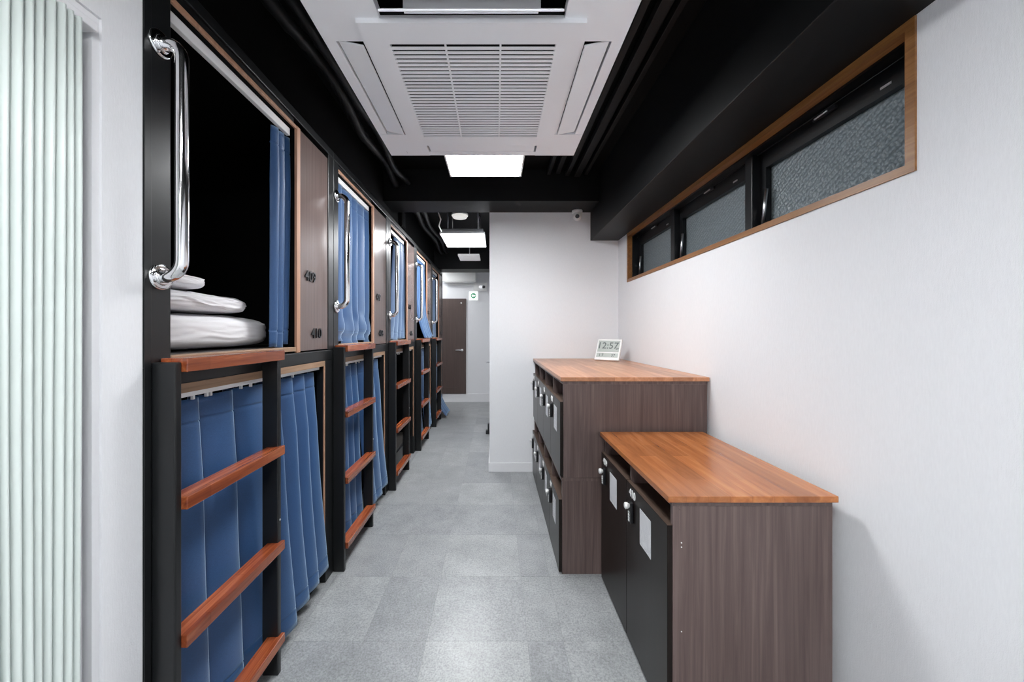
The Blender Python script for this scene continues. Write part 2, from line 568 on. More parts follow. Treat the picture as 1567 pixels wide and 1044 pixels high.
for k in range(3):
    a, b = edges[2 * k] + 0.001, edges[2 * k + 1] - 0.001
    z0, z1 = iz0 + 0.021, iz1 - 0.031
    s = mk('sash', plate([a, a + 0.034, b - 0.034, b], [z0, z0 + 0.022, z1 - 0.078, z1],
           lambda y, z, a=a, b=b, z0=z0, z1=z1: a + 0.034 < y < b - 0.034 and z0 + 0.022 < z < z1 - 0.078,
           lambda y, z: (1.305, y, z), (0.05, 0, 0)), 'aluminium_black', wn)
    s['label'] = 'dark aluminium sash frame'
    g = mk('pane', BX(GX - 0.003, GX + 0.003, a + 0.030, b - 0.030, z0 + 0.018, z1 - 0.074), 'patterned_glass', s)
    for yy, tilt in ((a + 0.02, 0.028), (b - 0.02, -0.028)):
        bm = bmesh.new()
        tube(bm, [(1.299, yy, z0 + 0.03), (1.299, yy + tilt * 0.9, z0 + 0.20)], 0.0075, 8)
        mk('stay_arm', bm, 'steel', s)
        mk('stay_bracket', BX(1.290, 1.3045, yy - 0.016, yy + 0.016, z0 + 0.005, z0 + 0.034, bev=0.002), 'plastic_black', s)
    mk('catch', BX(1.292, 1.3045, (a + b) / 2 - 0.05, (a + b) / 2 + 0.05, z1 - 0.02, z1 - 0.004, bev=0.003), 'plastic_black', s)
    mk('catch_lever', TB([(1.29, (a + b) / 2 - 0.02, z1 - 0.012), (1.283, (a + b) / 2 + 0.03, z1 - 0.018)], 0.004, 8), 'steel', s)
    mk('maker_sticker', BX(1.3035, 1.3047, a + 0.12, a + 0.155, z1 - 0.055, z1 - 0.047), 'steel', s)
mk('operating_rod', TB([(1.288, iy0 + 0.032, iz1 - 0.036), (1.288, iy1 - 0.032, iz1 - 0.036)], 0.0022, 6), 'aluminium_black', wn)

# ------------------------------------------------------------------ doors at the end of the corridor
d1 = struct('door_1', BX(-1.36, -0.596, YEND - 0.035, YEND, 0.165, 2.056, bev=0.003), 'door_brown', 'dark brown panelled door at the end of the corridor')
bm = bmesh.new()
for (x0, x1, z0, z1) in ((-1.22, -0.74, 1.87, 1.88), (-1.22, -0.74, 0.28, 0.29), (-1.22, -1.21, 0.29, 1.87), (-0.75, -0.74, 0.29, 1.87)):
    box(bm, x0, x1, YEND - 0.039, YEND - 0.035, z0, z1)
mk('panel_moulding', bm, 'door_brown', d1)
mk('rose', TB([(-0.673, YEND - 0.035, 1.033), (-0.673, YEND - 0.045, 1.033)], 0.026, 16), 'steel', d1)
mk('handle', TB([(-0.673, YEND - 0.045, 1.033), (-0.673, YEND - 0.075, 1.033), (-0.69, YEND - 0.085, 1.033), (-0.80, YEND - 0.085, 1.033)], 0.010, 10), 'steel', d1)
mk('round_plate', TB([(-0.69, YEND - 0.035, 1.97), (-0.69, YEND - 0.040, 1.97)], 0.016, 14), 'plastic_white', d1)
d2 = struct('door_2', BX(XPAR - 0.008, XPAR, 4.05, 4.80, 0.0, 2.0), 'paint_white', 'white flush door in the side of the partition')
mk('handle', TB([(XPAR - 0.008, 4.67, 1.0), (XPAR - 0.05, 4.67, 1.0), (XPAR - 0.055, 4.66, 1.0), (XPAR - 0.055, 4.57, 1.0)], 0.009, 10), 'steel', d2)

# ------------------------------------------------------------------ capsule bunks
OPEN0 = [1.053, 2.172, 3.252, 4.327, 5.398]
OPENW = [0.658, 0.598, 0.575, 0.61, 0.575]
NUMS = [('409', '410'), ('407', '408'), ('405', '406'), ('403', '404'), ('401', '402')]
ZT = 2.343            # top of the upper opening
ZF = 1.305            # floor of the upper berth
BUNK_LABEL = ['black capsule bunk nearest the camera with numbers 409 and 410 on its board',
              'second black capsule bunk from the camera, light blue curtain drawn across its upper berth',
              'third black capsule bunk from the camera, its lower berth open and dark',
              'fourth black capsule bunk from the camera, curtain spilling over its step',
              'farthest black capsule bunk, beside the brown corridor door']


def bunk(i):
    o0 = OPEN0[i]
    o1 = o0 + OPENW[i]
    nxt = OPEN0[i + 1] if i < 4 else 6.46
    ys = 0.970 if i == 0 else (o0 - 0.064)           # start of this unit
    ye = (nxt - 0.064) - 0.001                        # end of this unit
    pe = ye - 0.066                                   # end of the number board
    t = thing('capsule_bunk', (XB, (ys + ye) / 2, 0), BUNK_LABEL[i], 'capsule bunk', 'capsule bunks along the left side')
    # steel frame
    mk('upper_post', BX(XB - 0.05, XB, ys, o0, ZF - 0.028, ZT + 0.03, bev=0.003), 'frame_black', t)
    if i == 0:
        mk('edge_strip', BX(XB, XB + 0.003, ys, ys + 0.020, 0, ZT + 0.03, bev=0.001), 'frame_black', t)
    mk('upper_post', BX(XB - 0.05, XB, pe, ye, ZF - 0.028, ZT + 0.03, bev=0.003), 'frame_black', t)
    mk('header', BX(XB - 0.05, XB, ys, ye, ZT + 0.0305, 2.415, bev=0.003), 'frame_black', t)
    mk('mid_rail', BX(XB - 0.05, XB, ys, ye, 1.219, ZF - 0.0285, bev=0.003), 'frame_black', t)
    mk('lower_post', BX(XB - 0.05, XB, ys, ys + 0.055, 0, 1.2185, bev=0.003), 'frame_black', t)
    mk('lower_post', BX(XB - 0.05, XB, ye - 0.10, ye, 0, 1.2185, bev=0.003), 'frame_black', t)
    mk('skirt', BX(XB - 0.05, XB - 0.034, ys + 0.0555, ye - 0.1005, 0, 0.20, bev=0.003), 'frame_black', t)
    # berth lining, the dark of the interior painted in as near-black
    for (za, zb, nm) in ((0.20, 1.20, 'lower'), (ZF - 0.02, 2.40, 'upper')):
        mk('berth_wall', BX(-2.96, XB - 0.051, ys, ys + 0.012, za + 0.02, zb), 'berth_shade_black', t)
        mk('berth_wall', BX(-2.96, XB - 0.051, ye - 0.012, ye, za + 0.02, zb), 'berth_shade_black', t)
        mk('berth_wall', BX(-2.98, -2.96, ys, ye, za, zb), 'berth_shade_black', t)
        mk('berth_ceiling', BX(-2.96, XB - 0.051, ys + 0.012, ye - 0.012, zb - 0.015, zb), 'berth_shade_black', t)
        mk('berth_floor', BX(-2.96, XB - 0.051, ys, ye, za, za + 0.02), 'berth_floor', t)
    # number board and wooden trim of the upper opening
    nb = mk('number_board', BX(XB - 0.03, XB - 0.004, o1 + 0.034, pe - 0.0005, ZF - 0.022, ZT + 0.002, bev=0.002), 'board_brown', t)
    for s_, z_, f_ in ((NUMS[i][0], 1.653, 0.34), (NUMS[i][1], 1.367, 0.55)):
        yy = o1 + 0.034 + (pe - o1 - 0.034) * f_
        mk('room_number', text_bm(s_, 0.072, 0.003, (XB, yy, z_), (0, 1, 0), (1, 0, 0), 0.0004), 'plastic_black', nb)
    mk('jamb_trim', BX(XB - 0.010, XB + 0.003, o1 + 0.004, o1 + 0.0335, ZF - 0.027, ZT, bev=0.002), 'trim_wood', t)
    mk('jamb_panel', BX(XB - 0.05, XB - 0.0105, o1 + 0.022, o1 + 0.0335, ZF - 0.027, ZT), 'berth_shade_black', t)
    mk('head_trim', BX(XB - 0.010, XB + 0.001, o0 + 0.0005, o1 + 0.0035, ZT - 0.016, ZT, bev=0.002), 'trim_wood', t)
    mk('head_panel', BX(XB - 0.05, XB - 0.0105, o0 + 0.0005, o1 + 0.0035, ZT - 0.016, ZT), 'berth_shade_black', t)
    mk('sill_trim', BX(XB - 0.05, XB + 0.001, o0 + 0.0005, o1 - 0.0005, ZF - 0.020, ZF, bev=0.002), 'ply_wood', t)
    mk('upper_fascia', BX(XB - 0.05, XB - 0.01, o0 + 0.0005, o1 - 0.0005, ZT + 0.0005, ZT + 0.03), 'frame_black', t)
    # curtain rails with runners
    r = mk('curtain_rail', BX(XB - 0.044, XB - 0.026, o0 + 0.004, o1 - 0.004, ZT - 0.052, ZT - 0.0185, bev=0.002), 'rail_white', t)
    lo, hi = ys + 0.056, ye - 0.101
    mk('lower_head_trim', BX(XB - 0.05, XB - 0.002, lo, hi, 1.190, 1.2185), 'ply_wood', t)
    mk('lower_jamb_trim', BX(XB - 0.008, XB - 0.002, hi - 0.010, hi, 0.2005, 1.1895), 'trim_wood', t)
    r2 = mk('curtain_rail', BX(XB - 0.040, XB - 0.022, lo + 0.004, hi - 0.022, 1.172, 1.1895, bev=0.002), 'rail_white', t)
    if i < 3:
        for k in range(9):
            yy = lo + 0.03 + [0.0, 0.014, 0.028, 0.10, 0.15, 0.165, 0.30, 0.35, 0.62][k] * 1.1
            mk('runner', BX(XB - 0.035, XB - 0.027, yy - 0.004, yy + 0.004, 1.159, 1.1715), 'rail_white', r2)
            if k < 3:
                mk('runner_ring', TB(arc((XB - 0.031, yy, 1.151), 0.006, 0, 2 * PI, 10, (0, 1, 0), (0, 0, 1)), 0.0016, 5, cap=False), 'rail_white', r2)
    # ladder
    l0, l1 = (0.992 if i == 0 else o0 - 0.075), o0 + 0.432
    for ya, yb in ((l0, l0 + 0.022), (l1 - 0.024, l1 - 0.002)):
        p = mk('ladder_post', BX(XB + 0.0005, XL, ya, yb, 0, 1.290 if ya == l0 else 1.2605, bev=0.004), 'frame_black', t)
    mk('bolt', TB([(XL, l1 - 0.013, 0.62), (XL + 0.003, l1 - 0.013, 0.62)], 0.004, 8), 'steel', t)
    for z in (0.157, 0.532, 0.916):
        bm = bmesh.new()
        # plank notched around the far post: full-depth between the posts, a nose over the far post
        pts = [(XB + 0.022, l0 + 0.0225), (XL + 0.0145, l0 + 0.0225), (XL + 0.0145, l1), (XL + 0.0005, l1), (XL + 0.0005, l1 - 0.0245), (XB + 0.022, l1 - 0.0245)]
        lo_ = [bm.verts.new((x, y, z - 0.036)) for x, y in pts]
        hi_ = [bm.verts.new((x, y, z)) for x, y in pts]
        bm.faces.new(lo_[::-1]); bm.faces.new(hi_)
        for k in range(6):
            bm.faces.new((lo_[k], lo_[(k + 1) % 6], hi_[(k + 1) % 6], hi_[k]))
        bmesh.ops.bevel(bm, geom=bm.edges[:], offset=0.0022, segments=2, profile=0.5, affect='EDGES')
        mk('rung', bm, 'acacia_red', t)
    mk('step_ledge', BX(XB + 0.0015, XL + 0.012, l0 + 0.026, l1 + 0.003, 1.2615, 1.300, bev=0.0025), 'acacia_red', t)
    # grab bar
    gy = o0 - (0.036 if i == 0 else 0.028)
    za, zb = 1.526, 2.174
    x1 = XB + 0.062
    R = 0.045
    path = [Vector((XB + 0.004, gy, zb))] + arc((x1 - R, gy, zb - R), R, PI / 2, 0, 8, (1, 0, 0), (0, 0, 1)) \
        + arc((x1 - R, gy, za + R), R, 0, -PI / 2, 8, (1, 0, 0), (0, 0, 1)) + [Vector((XB + 0.004, gy, za))]
    gb = mk('grab_bar', TB(path, 0.0165, 16), 'chrome', t)
    for z in (za, zb):
        bm = bmesh.new()
        tube(bm, [(XB + 0.0005, gy, z), (XB + 0.006, gy, z), (XB + 0.008, gy, z)], [0.036, 0.036, 0.031], 24)
        tube(bm, [(XB + 0.008, gy, z), (XB + 0.013, gy, z)], [0.024, 0.020], 20)
        mk('flange', bm, 'chrome', gb)
    return dict(o0=o0, o1=o1, lo=lo, hi=hi, ys=ys, ye=ye, l0=l0, l1=l1)


U = [bunk(i) for i in range(5)]


# ------------------------------------------------------------------ curtains
def curtain(name, label, y0, y1, z0, z1, nf, amp, xt, xb, zexit=None, seed=0, gather=0.0, ybot=0.0, crumple=0.0, exit_pow=1.5, skew=0.35, hem=0.0):
    """pleated cloth hanging from y0..y1; mean x runs from xt (top) to xb (bottom)"""
    rnd = random.Random(seed)
    nu, nz = nf * 14, 44
    phs = [rnd.uniform(0.75, 1.25) for _ in range(nf)]
    cum = [0]
    for p in phs:
        cum.append(cum[-1] + p)
    cum = [c / cum[-1] for c in cum]
    lean = [rnd.uniform(-1, 1) for _ in range(nf + 1)]
    bm = bmesh.new()
    rows = []
    hemt = 1 - 0.07 / (z1 - z0)
    headt = 0.075 / (z1 - z0)
    ts = sorted(set([j / nz for j in range(nz + 1)] + [headt - .006, headt, headt + .006, hemt - .006, hemt, hemt + .006]))
    for t in ts:                                       # 0 top, 1 bottom
        z = z1 + (z0 - z1) * t
        r = []
        for k in range(nu + 1):
            fi = min(k // 14, nf - 1)
            fr = (k - fi * 14) / 14
            u = cum[fi] + (cum[fi + 1] - cum[fi]) * fr
            # each fold swells gently towards the aisle and then turns back sharply
            if fr < 0.75:
                lob = math.sin(PI / 2 * fr / 0.75) ** 0.9
                fy = fr / 0.75 * 0.97
            else:
                lob = 0.5 + 0.5 * math.cos(PI * (fr - 0.75) / 0.25)
                fy = 0.97 + 0.03 * (fr - 0.75) / 0.25
            u = cum[fi] + (cum[fi + 1] - cum[fi]) * (fr + (fy - fr) * min(1, 0.2 + skew))
            a = amp * (0.55 + 0.45 * min(1, t * 4)) * (0.8 + 0.4 * abs(lean[fi])) * (1 - 0.5 * t)
            y = y0 + (y1 - y0) * u
            w = (y1 - y0) / nf
            y += gather * (u - 0.5) * t + ybot * t ** 2 + 0.012 * lean[fi] * t * min(1, (y1 - y0))
            e = t ** exit_pow
            x = xt + (xb - xt) * e + a * (lob - 0.5) * 2
            if crumple:
                c = crumple * math.exp(-((t - 0.90) / 0.05) ** 2)
                x += c * (0.6 + 0.8 * noise.noise((u * 5 + seed, 1.3, 0))) - crumple * 0.7 * math.exp(-((t - 0.965) / 0.02) ** 2)
                c2 = crumple * 0.5 * math.exp(-((t - 0.82) / 0.03) ** 2)
                x += c2 * noise.noise((u * 7 + seed, 4.3, 2))
            if abs(t - headt) < 1e-6 or abs(t - hemt) < 1e-6:
                x -= 0.0035
            x += 0.004 * noise.noise((y * 6 + seed, z * 3, seed)) * t
            zz = z + hem * t * (0.5 - u) + 0.012 * t ** 6 * math.sin(fi * 2.1 + seed)
            r.append(bm.verts.new((x, y, zz)))
        rows.append(r)
    for a, b in zip(rows, rows[1:]):
        for k in range(nu):
            bm.faces.new((a[k], a[k + 1], b[k + 1], b[k])).smooth = True
    o = solo(name, bm, 'curtain_blue', (xt, (y0 + y1) / 2, z0), label, 'curtain', 'blue curtains of the bunks')
    sm = o.modifiers.new('t', 'SOLIDIFY')
    sm.thickness = 0.0018
    return o


XT = XB - 0.048
u = U[0]
curtain('curtain', 'dark blue curtain bunched at the far side of the open upper berth 409', u['o1'] - 0.105, u['o1'] + 0.018, ZF + 0.004, ZT - 0.056, 3, 0.016, XB - 0.046, XB - 0.044, seed=3, ybot=-0.015)
curtain('curtain', 'long blue curtain hanging behind the nearest ladder', u['lo'] + 0.030, u['l1'] + 0.055, 0.085, 1.160, 3, 0.044, XT - 0.010, XB - 0.010, seed=11, skew=0.8, hem=0.0)
curtain('curtain', 'blue curtain right of the nearest ladder, hanging nearly to the floor', u['l1'] + 0.060, u['hi'] - 0.045, 0.085, 1.160, 4, 0.040, XT - 0.010, XB + 0.016, seed=5, skew=0.8, ybot=0.02, hem=-0.07)
u = U[1]
curtain('curtain', 'light blue pleated curtain drawn across the upper berth of the second bunk', u['o0'] + 0.012, u['o1'] + 0.012, ZF + 0.004, ZT - 0.056, 5, 0.017, XB - 0.036, XB - 0.026, seed=8, crumple=0.022, exit_pow=3)
curtain('curtain', 'blue curtain hanging behind the second ladder', u['lo'] + 0.03, u['l1'] - 0.04, 0.11, 1.160, 4, 0.036, XT - 0.010, XB - 0.010, seed=14, skew=0.8)
curtain('curtain', 'blue curtain right of the second ladder', u['l1'] + 0.05, u['hi'] - 0.07, 0.10, 1.160, 3, 0.036, XT - 0.010, XB + 0.016, seed=21, skew=0.8, ybot=0.03, hem=-0.05)
u = U[2]
curtain('curtain', 'blue curtain pushed aside in the upper berth of the third bunk', u['o0'] + 0.26, u['o1'] + 0.016, ZF + 0.004, ZT - 0.056, 4, 0.017, XB - 0.036, XB - 0.030, seed=9, gather=0.26, ybot=-0.10)
curtain('curtain', 'narrow strip of blue curtain tucked behind the third ladder post', u['lo'] + 0.004, u['lo'] + 0.05, 0.13, 1.160, 2, 0.012, XT - 0.004, XB - 0.006, seed=4)
u = U[3]
curtain('curtain', 'light blue curtain spilling over the wooden step of the fourth bunk', u['o0'] + 0.02, u['o1'] + 0.006, ZF + 0.012, ZT - 0.056, 5, 0.017, XB - 0.036, XB + 0.060, seed=31, ybot=0.14, gather=-0.10, exit_pow=4)
curtain('curtain', 'blue curtain hanging behind the fourth ladder', u['lo'] + 0.03, u['l1'] - 0.10, 0.12, 1.160, 4, 0.020, XT - 0.006, XB - 0.006, seed=6, skew=0.8)
curtain('curtain', 'blue curtain right of the fourth ladder', u['l1'] + 0.02, u['hi'] - 0.06, 0.08, 1.160, 4, 0.020, XT - 0.006, XB + 0.020, seed=2, skew=0.8)
u = U[4]
curtain('curtain', 'dark blue curtain inside the upper berth of the farthest bunk', u['o0'] + 0.16, u['o1'] - 0.005, ZF + 0.004, ZT - 0.056, 4, 0.015, XT - 0.004, XT - 0.004, seed=12)
curtain('curtain', 'blue curtain of the farthest bunk with its hem spilling into the corridor', u['l1'] + 0.012, u['hi'] - 0.03, 0.06, 1.160, 4, 0.016, XT - 0.004, XB + 0.145, seed=17, exit_pow=5)


# ------------------------------------------------------------------ bedding on the nearest upper berth
def cushion(name, label, cat, x0, x1, y0, y1, z0, z1, puff, seed, wr=0.006, pinch=0.0, tilt=0.0, sub=4, seam=False):
    """soft rounded slab; puff = roundness of the section"""
    bm = bmesh.new()
    nx, ny, nz = 26, 26, 10
    cx, cy, cz = (x0 + x1) / 2, (y0 + y1) / 2, (z0 + z1) / 2
    hx, hy, hz = (x1 - x0) / 2, (y1 - y0) / 2, (z1 - z0) / 2
    bmesh.ops.create_cube(bm, size=2)
    bmesh.ops.subdivide_edges(bm, edges=bm.edges[:], cuts=22, use_grid_fill=True)
    for v in bm.verts:
        p = v.co.copy()
        m = max(abs(p.x), abs(p.y), abs(p.z))
        e = 5.0
        L = (abs(p.x) ** e + abs(p.y) ** e + abs(p.z) ** e) ** (1 / e)
        q = p / L
        rr = min(1, max(abs(q.x), abs(q.y)))
        prof = 1 - puff * rr ** 3.5
        n1 = noise.noise((p.x * 2.2 + seed, p.y * 2.2, p.z * 1.2)) + 0.5 * noise.noise((p.x * 6 + seed, p.y * 5, p.z * 3))
        X = cx + hx * q.x * (1 - pinch * (1 - abs(q.y)) * 0.3)
        Y = cy + hy * q.y
        zz = q.z * prof if q.z > 0 else q.z * (1 - 0.25 * puff * rr ** 6)
        Z = cz + hz * zz
        side = max(abs(q.x), abs(q.y))
        if q.z > -0.6:
            Z += wr * n1 * (0.4 + 0.6 * side)
            X += wr * 0.8 * noise.noise((p.z * 5 + seed, p.y * 7, 3)) * side
        Z += tilt * (q.y * 0.5 + 0.5) * (1 if True else 0)
        v.co = (X, Y, min(max(Z, z0 + 0.001), z1 + 0.002))
    o = solo(name, bm, 'bed_linen', (cx, cy, z0), label, cat, None, True)
    return o


cushion('folded_mattress', 'thick white folded mattress at the bottom of the bedding stack', 'mattress', -1.80, -1.055, 1.00, 1.80, ZF + 0.001, ZF + 0.142, 0.16, 2.0, 0.009)
cushion('folded_duvet', 'white folded duvet between the mattress and the pillow', 'duvet', -1.75, -1.065, 1.00, 1.66, ZF + 0.1445, ZF + 0.224, 0.32, 7.0, 0.012)
cushion('pillow', 'white pillow on top of the bedding stack', 'pillow', -1.66, -1.09, 1.00, 1.44, ZF + 0.2265, ZF + 0.292, 0.60, 4.0, 0.008)


# ------------------------------------------------------------------ lockers
def lockers(name, label, xf, xback, y0, y1, z0, z1, n, nums, slot, top_over=0.0, kick=0.0, door_x=None):
    """open-front cabinet facing -x with n doors and a letter slot above each"""
    t = thing(name, ((xf + xback) / 2, (y0 + y1) / 2, z0), label, 'locker cabinet')
    th = 0.018
    mk('side_panel', BX(xf, xback, y0, y0 + th, z0, z1 - th, bev=0.001), 'laminate_brown', t)
    mk('side_panel', BX(xf, xback, y1 - th, y1, z0, z1 - th, bev=0.001), 'laminate_brown', t)
    mk('top_panel', BX(xf - 0.004, xback, y0, y1, z1 - th, z1, bev=0.001), 'laminate_brown', t)
    mk('back_panel', BX(xback - 0.008, xback, y0 + th, y1 - th, z0, z1 - th), 'laminate_brown', t)
    mk('bottom_panel', BX(xf, xback - 0.008, y0 + th, y1 - th, z0 + kick, z0 + kick + th), 'laminate_brown', t)
    zd = z1 - th - slot                             # top of the doors
    mk('shelf', BX(xf + 0.002, xback - 0.008, y0 + th, y1 - th, zd - 0.03, zd - 0.012), 'edge_brown', t)
    w = (y1 - y0) / n
    for k in range(1, n):
        mk('divider', BX(xf + 0.001, xback - 0.008, y0 + k * w - 0.008, y0 + k * w + 0.008, zd - 0.012, z1 - th), 'laminate_brown', t)
    for k in range(n):
        a, b = y0 + k * w + 0.0015, y0 + (k + 1) * w - 0.0015
        x1, x0 = xf - 0.0005, xf - 0.0185
        d = mk('door', BX(x0, x1, a, b, z0 + 0.012, zd, bev=0.0012), 'locker_dark', t)
        mk('edge_band', BX(x0 + 0.0008, x1 - 0.0005, a + 0.001, b - 0.001, zd, zd + 0.0012), 'edge_brown', d)
        ly = b - 0.070
        mk('number', text_bm(nums[k], 0.047, 0.0012, (x0 - 0.0012, ly, zd - 0.036), (0, -1, 0), (-1, 0, 0), 0.0006), 'plastic_white', d)
        lz = zd - 0.082
        mk('lock_body', BX(x0 - 0.014, x0, ly - 0.014, ly + 0.014, lz - 0.072, lz + 0.016, bev=0.003), 'plastic_black', d)
        mk('lock_knob', TB([(x0 - 0.014, ly, lz), (x0 - 0.020, ly, lz), (x0 - 0.021, ly, lz), (x0 - 0.032, ly, lz), (x0 - 0.034, ly, lz)], [0.009, 0.009, 0.0135, 0.0135, 0.011], 16), 'plastic_white', d)
        for q in range(4):
            mk('lock_dial', BX(x0 - 0.018, x0 - 0.0145, ly - 0.006, ly + 0.006, lz - 0.028 - 0.0115 * q - 0.004, lz - 0.028 - 0.0115 * q + 0.004, bev=0.001), 'plastic_white', d)
        py = b - 0.205
        mk('notice', BX(x0 - 0.0008, x0, py - 0.053, py + 0.053, zd - 0.20, zd - 0.055), 'notice_paper', d)
    return t


NEAR = lockers('locker_cabinet', 'low two-door locker cabinet nearest the camera, numbered 409 and 410', 0.6075, 1.156, 1.257, 2.045, 0.0, 0.794, 2, ['410', '409'], 0.068)
for yy, zz in ((0.637, 0.650), (0.637, 0.635), (0.637, 0.345)):
    mk('screw_cap', TB([(yy, 1.257, zz), (yy, 1.2555, zz)], 0.0022, 8), 'plastic_white', NEAR)
mk('screw_cap', TB([(0.632, 1.257, 0.764), (0.632, 1.2555, 0.764)], 0.0035, 8), 'laminate_brown', NEAR)
solo('worktop', BX(0.584, 1.162, 1.240, 2.056, 0.7945, 0.8165, bev=0.002), 'worktop_wood', (0.87, 1.65, 0.7945), 'orange-brown butcher-block worktop on the low lockers', 'worktop')
LOWER = lockers('locker_cabinet', 'lower four-door locker cabinet standing on the floor under the tall stack', 0.376, 1.200, 2.080, 3.58, 0.0, 0.546, 4, ['407', '405', '403', '401'], 0.105)
UPPER = lockers('locker_cabinet', 'upper four-door locker cabinet stacked directly under the pale worktop', 0.383, 1.200, 2.080, 3.58, 0.547, 1.097, 4, ['408', '406', '404', '402'], 0.100)
solo('worktop', BX(0.366, 1.206, 2.066, 3.605, 1.0975, 1.121, bev=0.002), 'worktop_reflect_pale', (0.78, 2.8, 1.0975), 'wooden worktop paled by painted-in wall reflection, with the digital clock on it', 'worktop')

# ------------------------------------------------------------------ digital clock on the pale worktop
clk = thing('digital_clock', (1.0, 3.30, 1.121), 'white digital clock showing 12:57 leaning on the pale worktop', 'clock')


def clock_part(name, bm, mat, parent=clk):
    M = Matrix.Translation((0.975, 3.24, 1.1318)) @ Matrix.Rotation(math.radians(-38), 4, 'Z') @ Matrix.Rotation(math.radians(-27), 4, 'X')
    bmesh.ops.transform(bm, matrix=M, verts=bm.verts)
    return mk(name, bm, mat, parent)


case = clock_part('case', BX(-0.112, 0.112, 0, 0.022, 0.0, 0.208, bev=0.005), 'plastic_white')
sc = clock_part('screen', BX(-0.098, 0.098, -0.0015, 0, 0.078, 0.190), 'lcd_grey')
sc2 = clock_part('screen', BX(-0.098, 0.098, -0.0015, 0, 0.026, 0.068), 'lcd_grey')


def lcd(s, x, z, size, parent):
    clock_part('digits', text_bm(s, size, 0.0002, (x, -0.0019, z), (1, 0, 0), (0, -1, 0), 0.0008), 'lcd_ink', parent)


lcd('12:57', -0.008, 0.138, 0.088, sc)
lcd('29', 0.081, 0.110, 0.026, sc)
lcd('1 7', -0.055, 0.046, 0.034, sc2)
lcd('57', 0.055, 0.046, 0.034, sc2)
bm = bmesh.new()
box(bm, -0.03, 0.03, 0.023, 0.028, 0.0, 0.12)
bmesh.ops.rotate(bm, verts=bm.verts, cent=(0, 0.023, 0.12), matrix=Matrix.Rotation(math.radians(32), 3, 'X'))
for v in bm.verts:
    v.co.z = max(v.co.z, 0.51 * v.co.y - 0.0100)
clock_part('stand', bm, 'plastic_white')

# ------------------------------------------------------------------ ceiling cassette air conditioner
AX, AY, AZ = -0.070, 1.432, 2.297
ac = thing('ceiling_air_conditioner', (AX, AY, AZ), 'large white ceiling cassette air conditioner with slatted intake grille', 'air conditioner')
G = [-0.475, -0.438, -0.352, -0.330, -0.272, 0.272, 0.330, 0.352, 0.438, 0.475]


def ac_hole(x, y):
    if abs(x) < 0.330 and abs(y) < 0.330:
        return True
    for a, b in ((x, y), (y, x)):
        if 0.352 < abs(a) < 0.438 and abs(b) < 0.272:
            return True
    return False


mk('panel', plate(G, G, ac_hole, lambda x, y: (AX + x, AY + y, AZ), (0, 0, 0.03)), 'ac_white', ac)
bm = bmesh.new()
for sx, sy in ((1, 1), (1, -1), (-1, 1), (-1, -1)):
    x0, x1 = sorted((sx * 0.2725, sx * 0.4735))
    y0, y1 = sorted((sy * 0.2725, sy * 0.4735))
    bm2 = BX(AX + x0, AX + x1, AY + y0, AY + y1, AZ - 0.002, AZ - 0.0005)
    mk('corner_cover', bm2, 'ac_white', ac)
# body in the ceiling void
mk('housing', BX(AX - 0.42, AX + 0.42, AY - 0.42, AY + 0.42, AZ + 0.075, ZC - 0.0005), 'ac_dark', ac)
bm = bmesh.new()
for sx in (-1, 1):
    box(bm, AX + sx * 0.452 - 0.006, AX + sx * 0.452 + 0.006, AY - 0.458, AY + 0.458, AZ + 0.0305, AZ + 0.075)
    box(bm, AX - 0.446, AX + 0.446, AY + sx * 0.452 - 0.006, AY + sx * 0.452 + 0.006, AZ + 0.0305, AZ + 0.075)
box(bm, AX - 0.458, AX + 0.458, AY - 0.458, AY + 0.458, AZ + 0.0752, AZ + 0.0756)
mk('air_duct', bm, 'ac_dark', ac)
# the white inner throat of the open slot above the camera
mk('throat', BX(AX - 0.20, AX + 0.20, AY - 0.372, AY - 0.369, AZ + 0.012, AZ + 0.07), 'ac_white', ac)
# vanes: right, left and far nearly closed, near one open
for nm, rot, ang, off in (('r', 0, -11, 0.393), ('l', PI, -11, 0.393), ('f', PI / 2, -2, 0.395), ('n', -PI / 2, 44, 0.388)):
    bm = bmesh.new()
    hw = 0.024 if nm == 'n' else 0.0405
    box(bm, -hw, hw, -0.262, 0.262, -0.003, 0.003, bev=0.002)
    if nm == 'n':
        box(bm, -0.020, 0.018, -0.190, 0.190, -0.0075, -0.0031, bev=0.001)
    bmesh.ops.rotate(bm, verts=bm.verts, cent=(0, 0, 0), matrix=Matrix.Rotation(math.radians(ang), 3, 'Y'))
    bmesh.ops.translate(bm, verts=bm.verts, vec=(off, 0, 0.001 if nm != 'n' else -0.004))
    bmesh.ops.rotate(bm, verts=bm.verts, cent=(0, 0, 0), matrix=Matrix.Rotation(rot, 3, 'Z'))
    bmesh.ops.translate(bm, verts=bm.verts, vec=(AX, AY, AZ))
    mk('air_vane', bm, 'ac_white', ac)
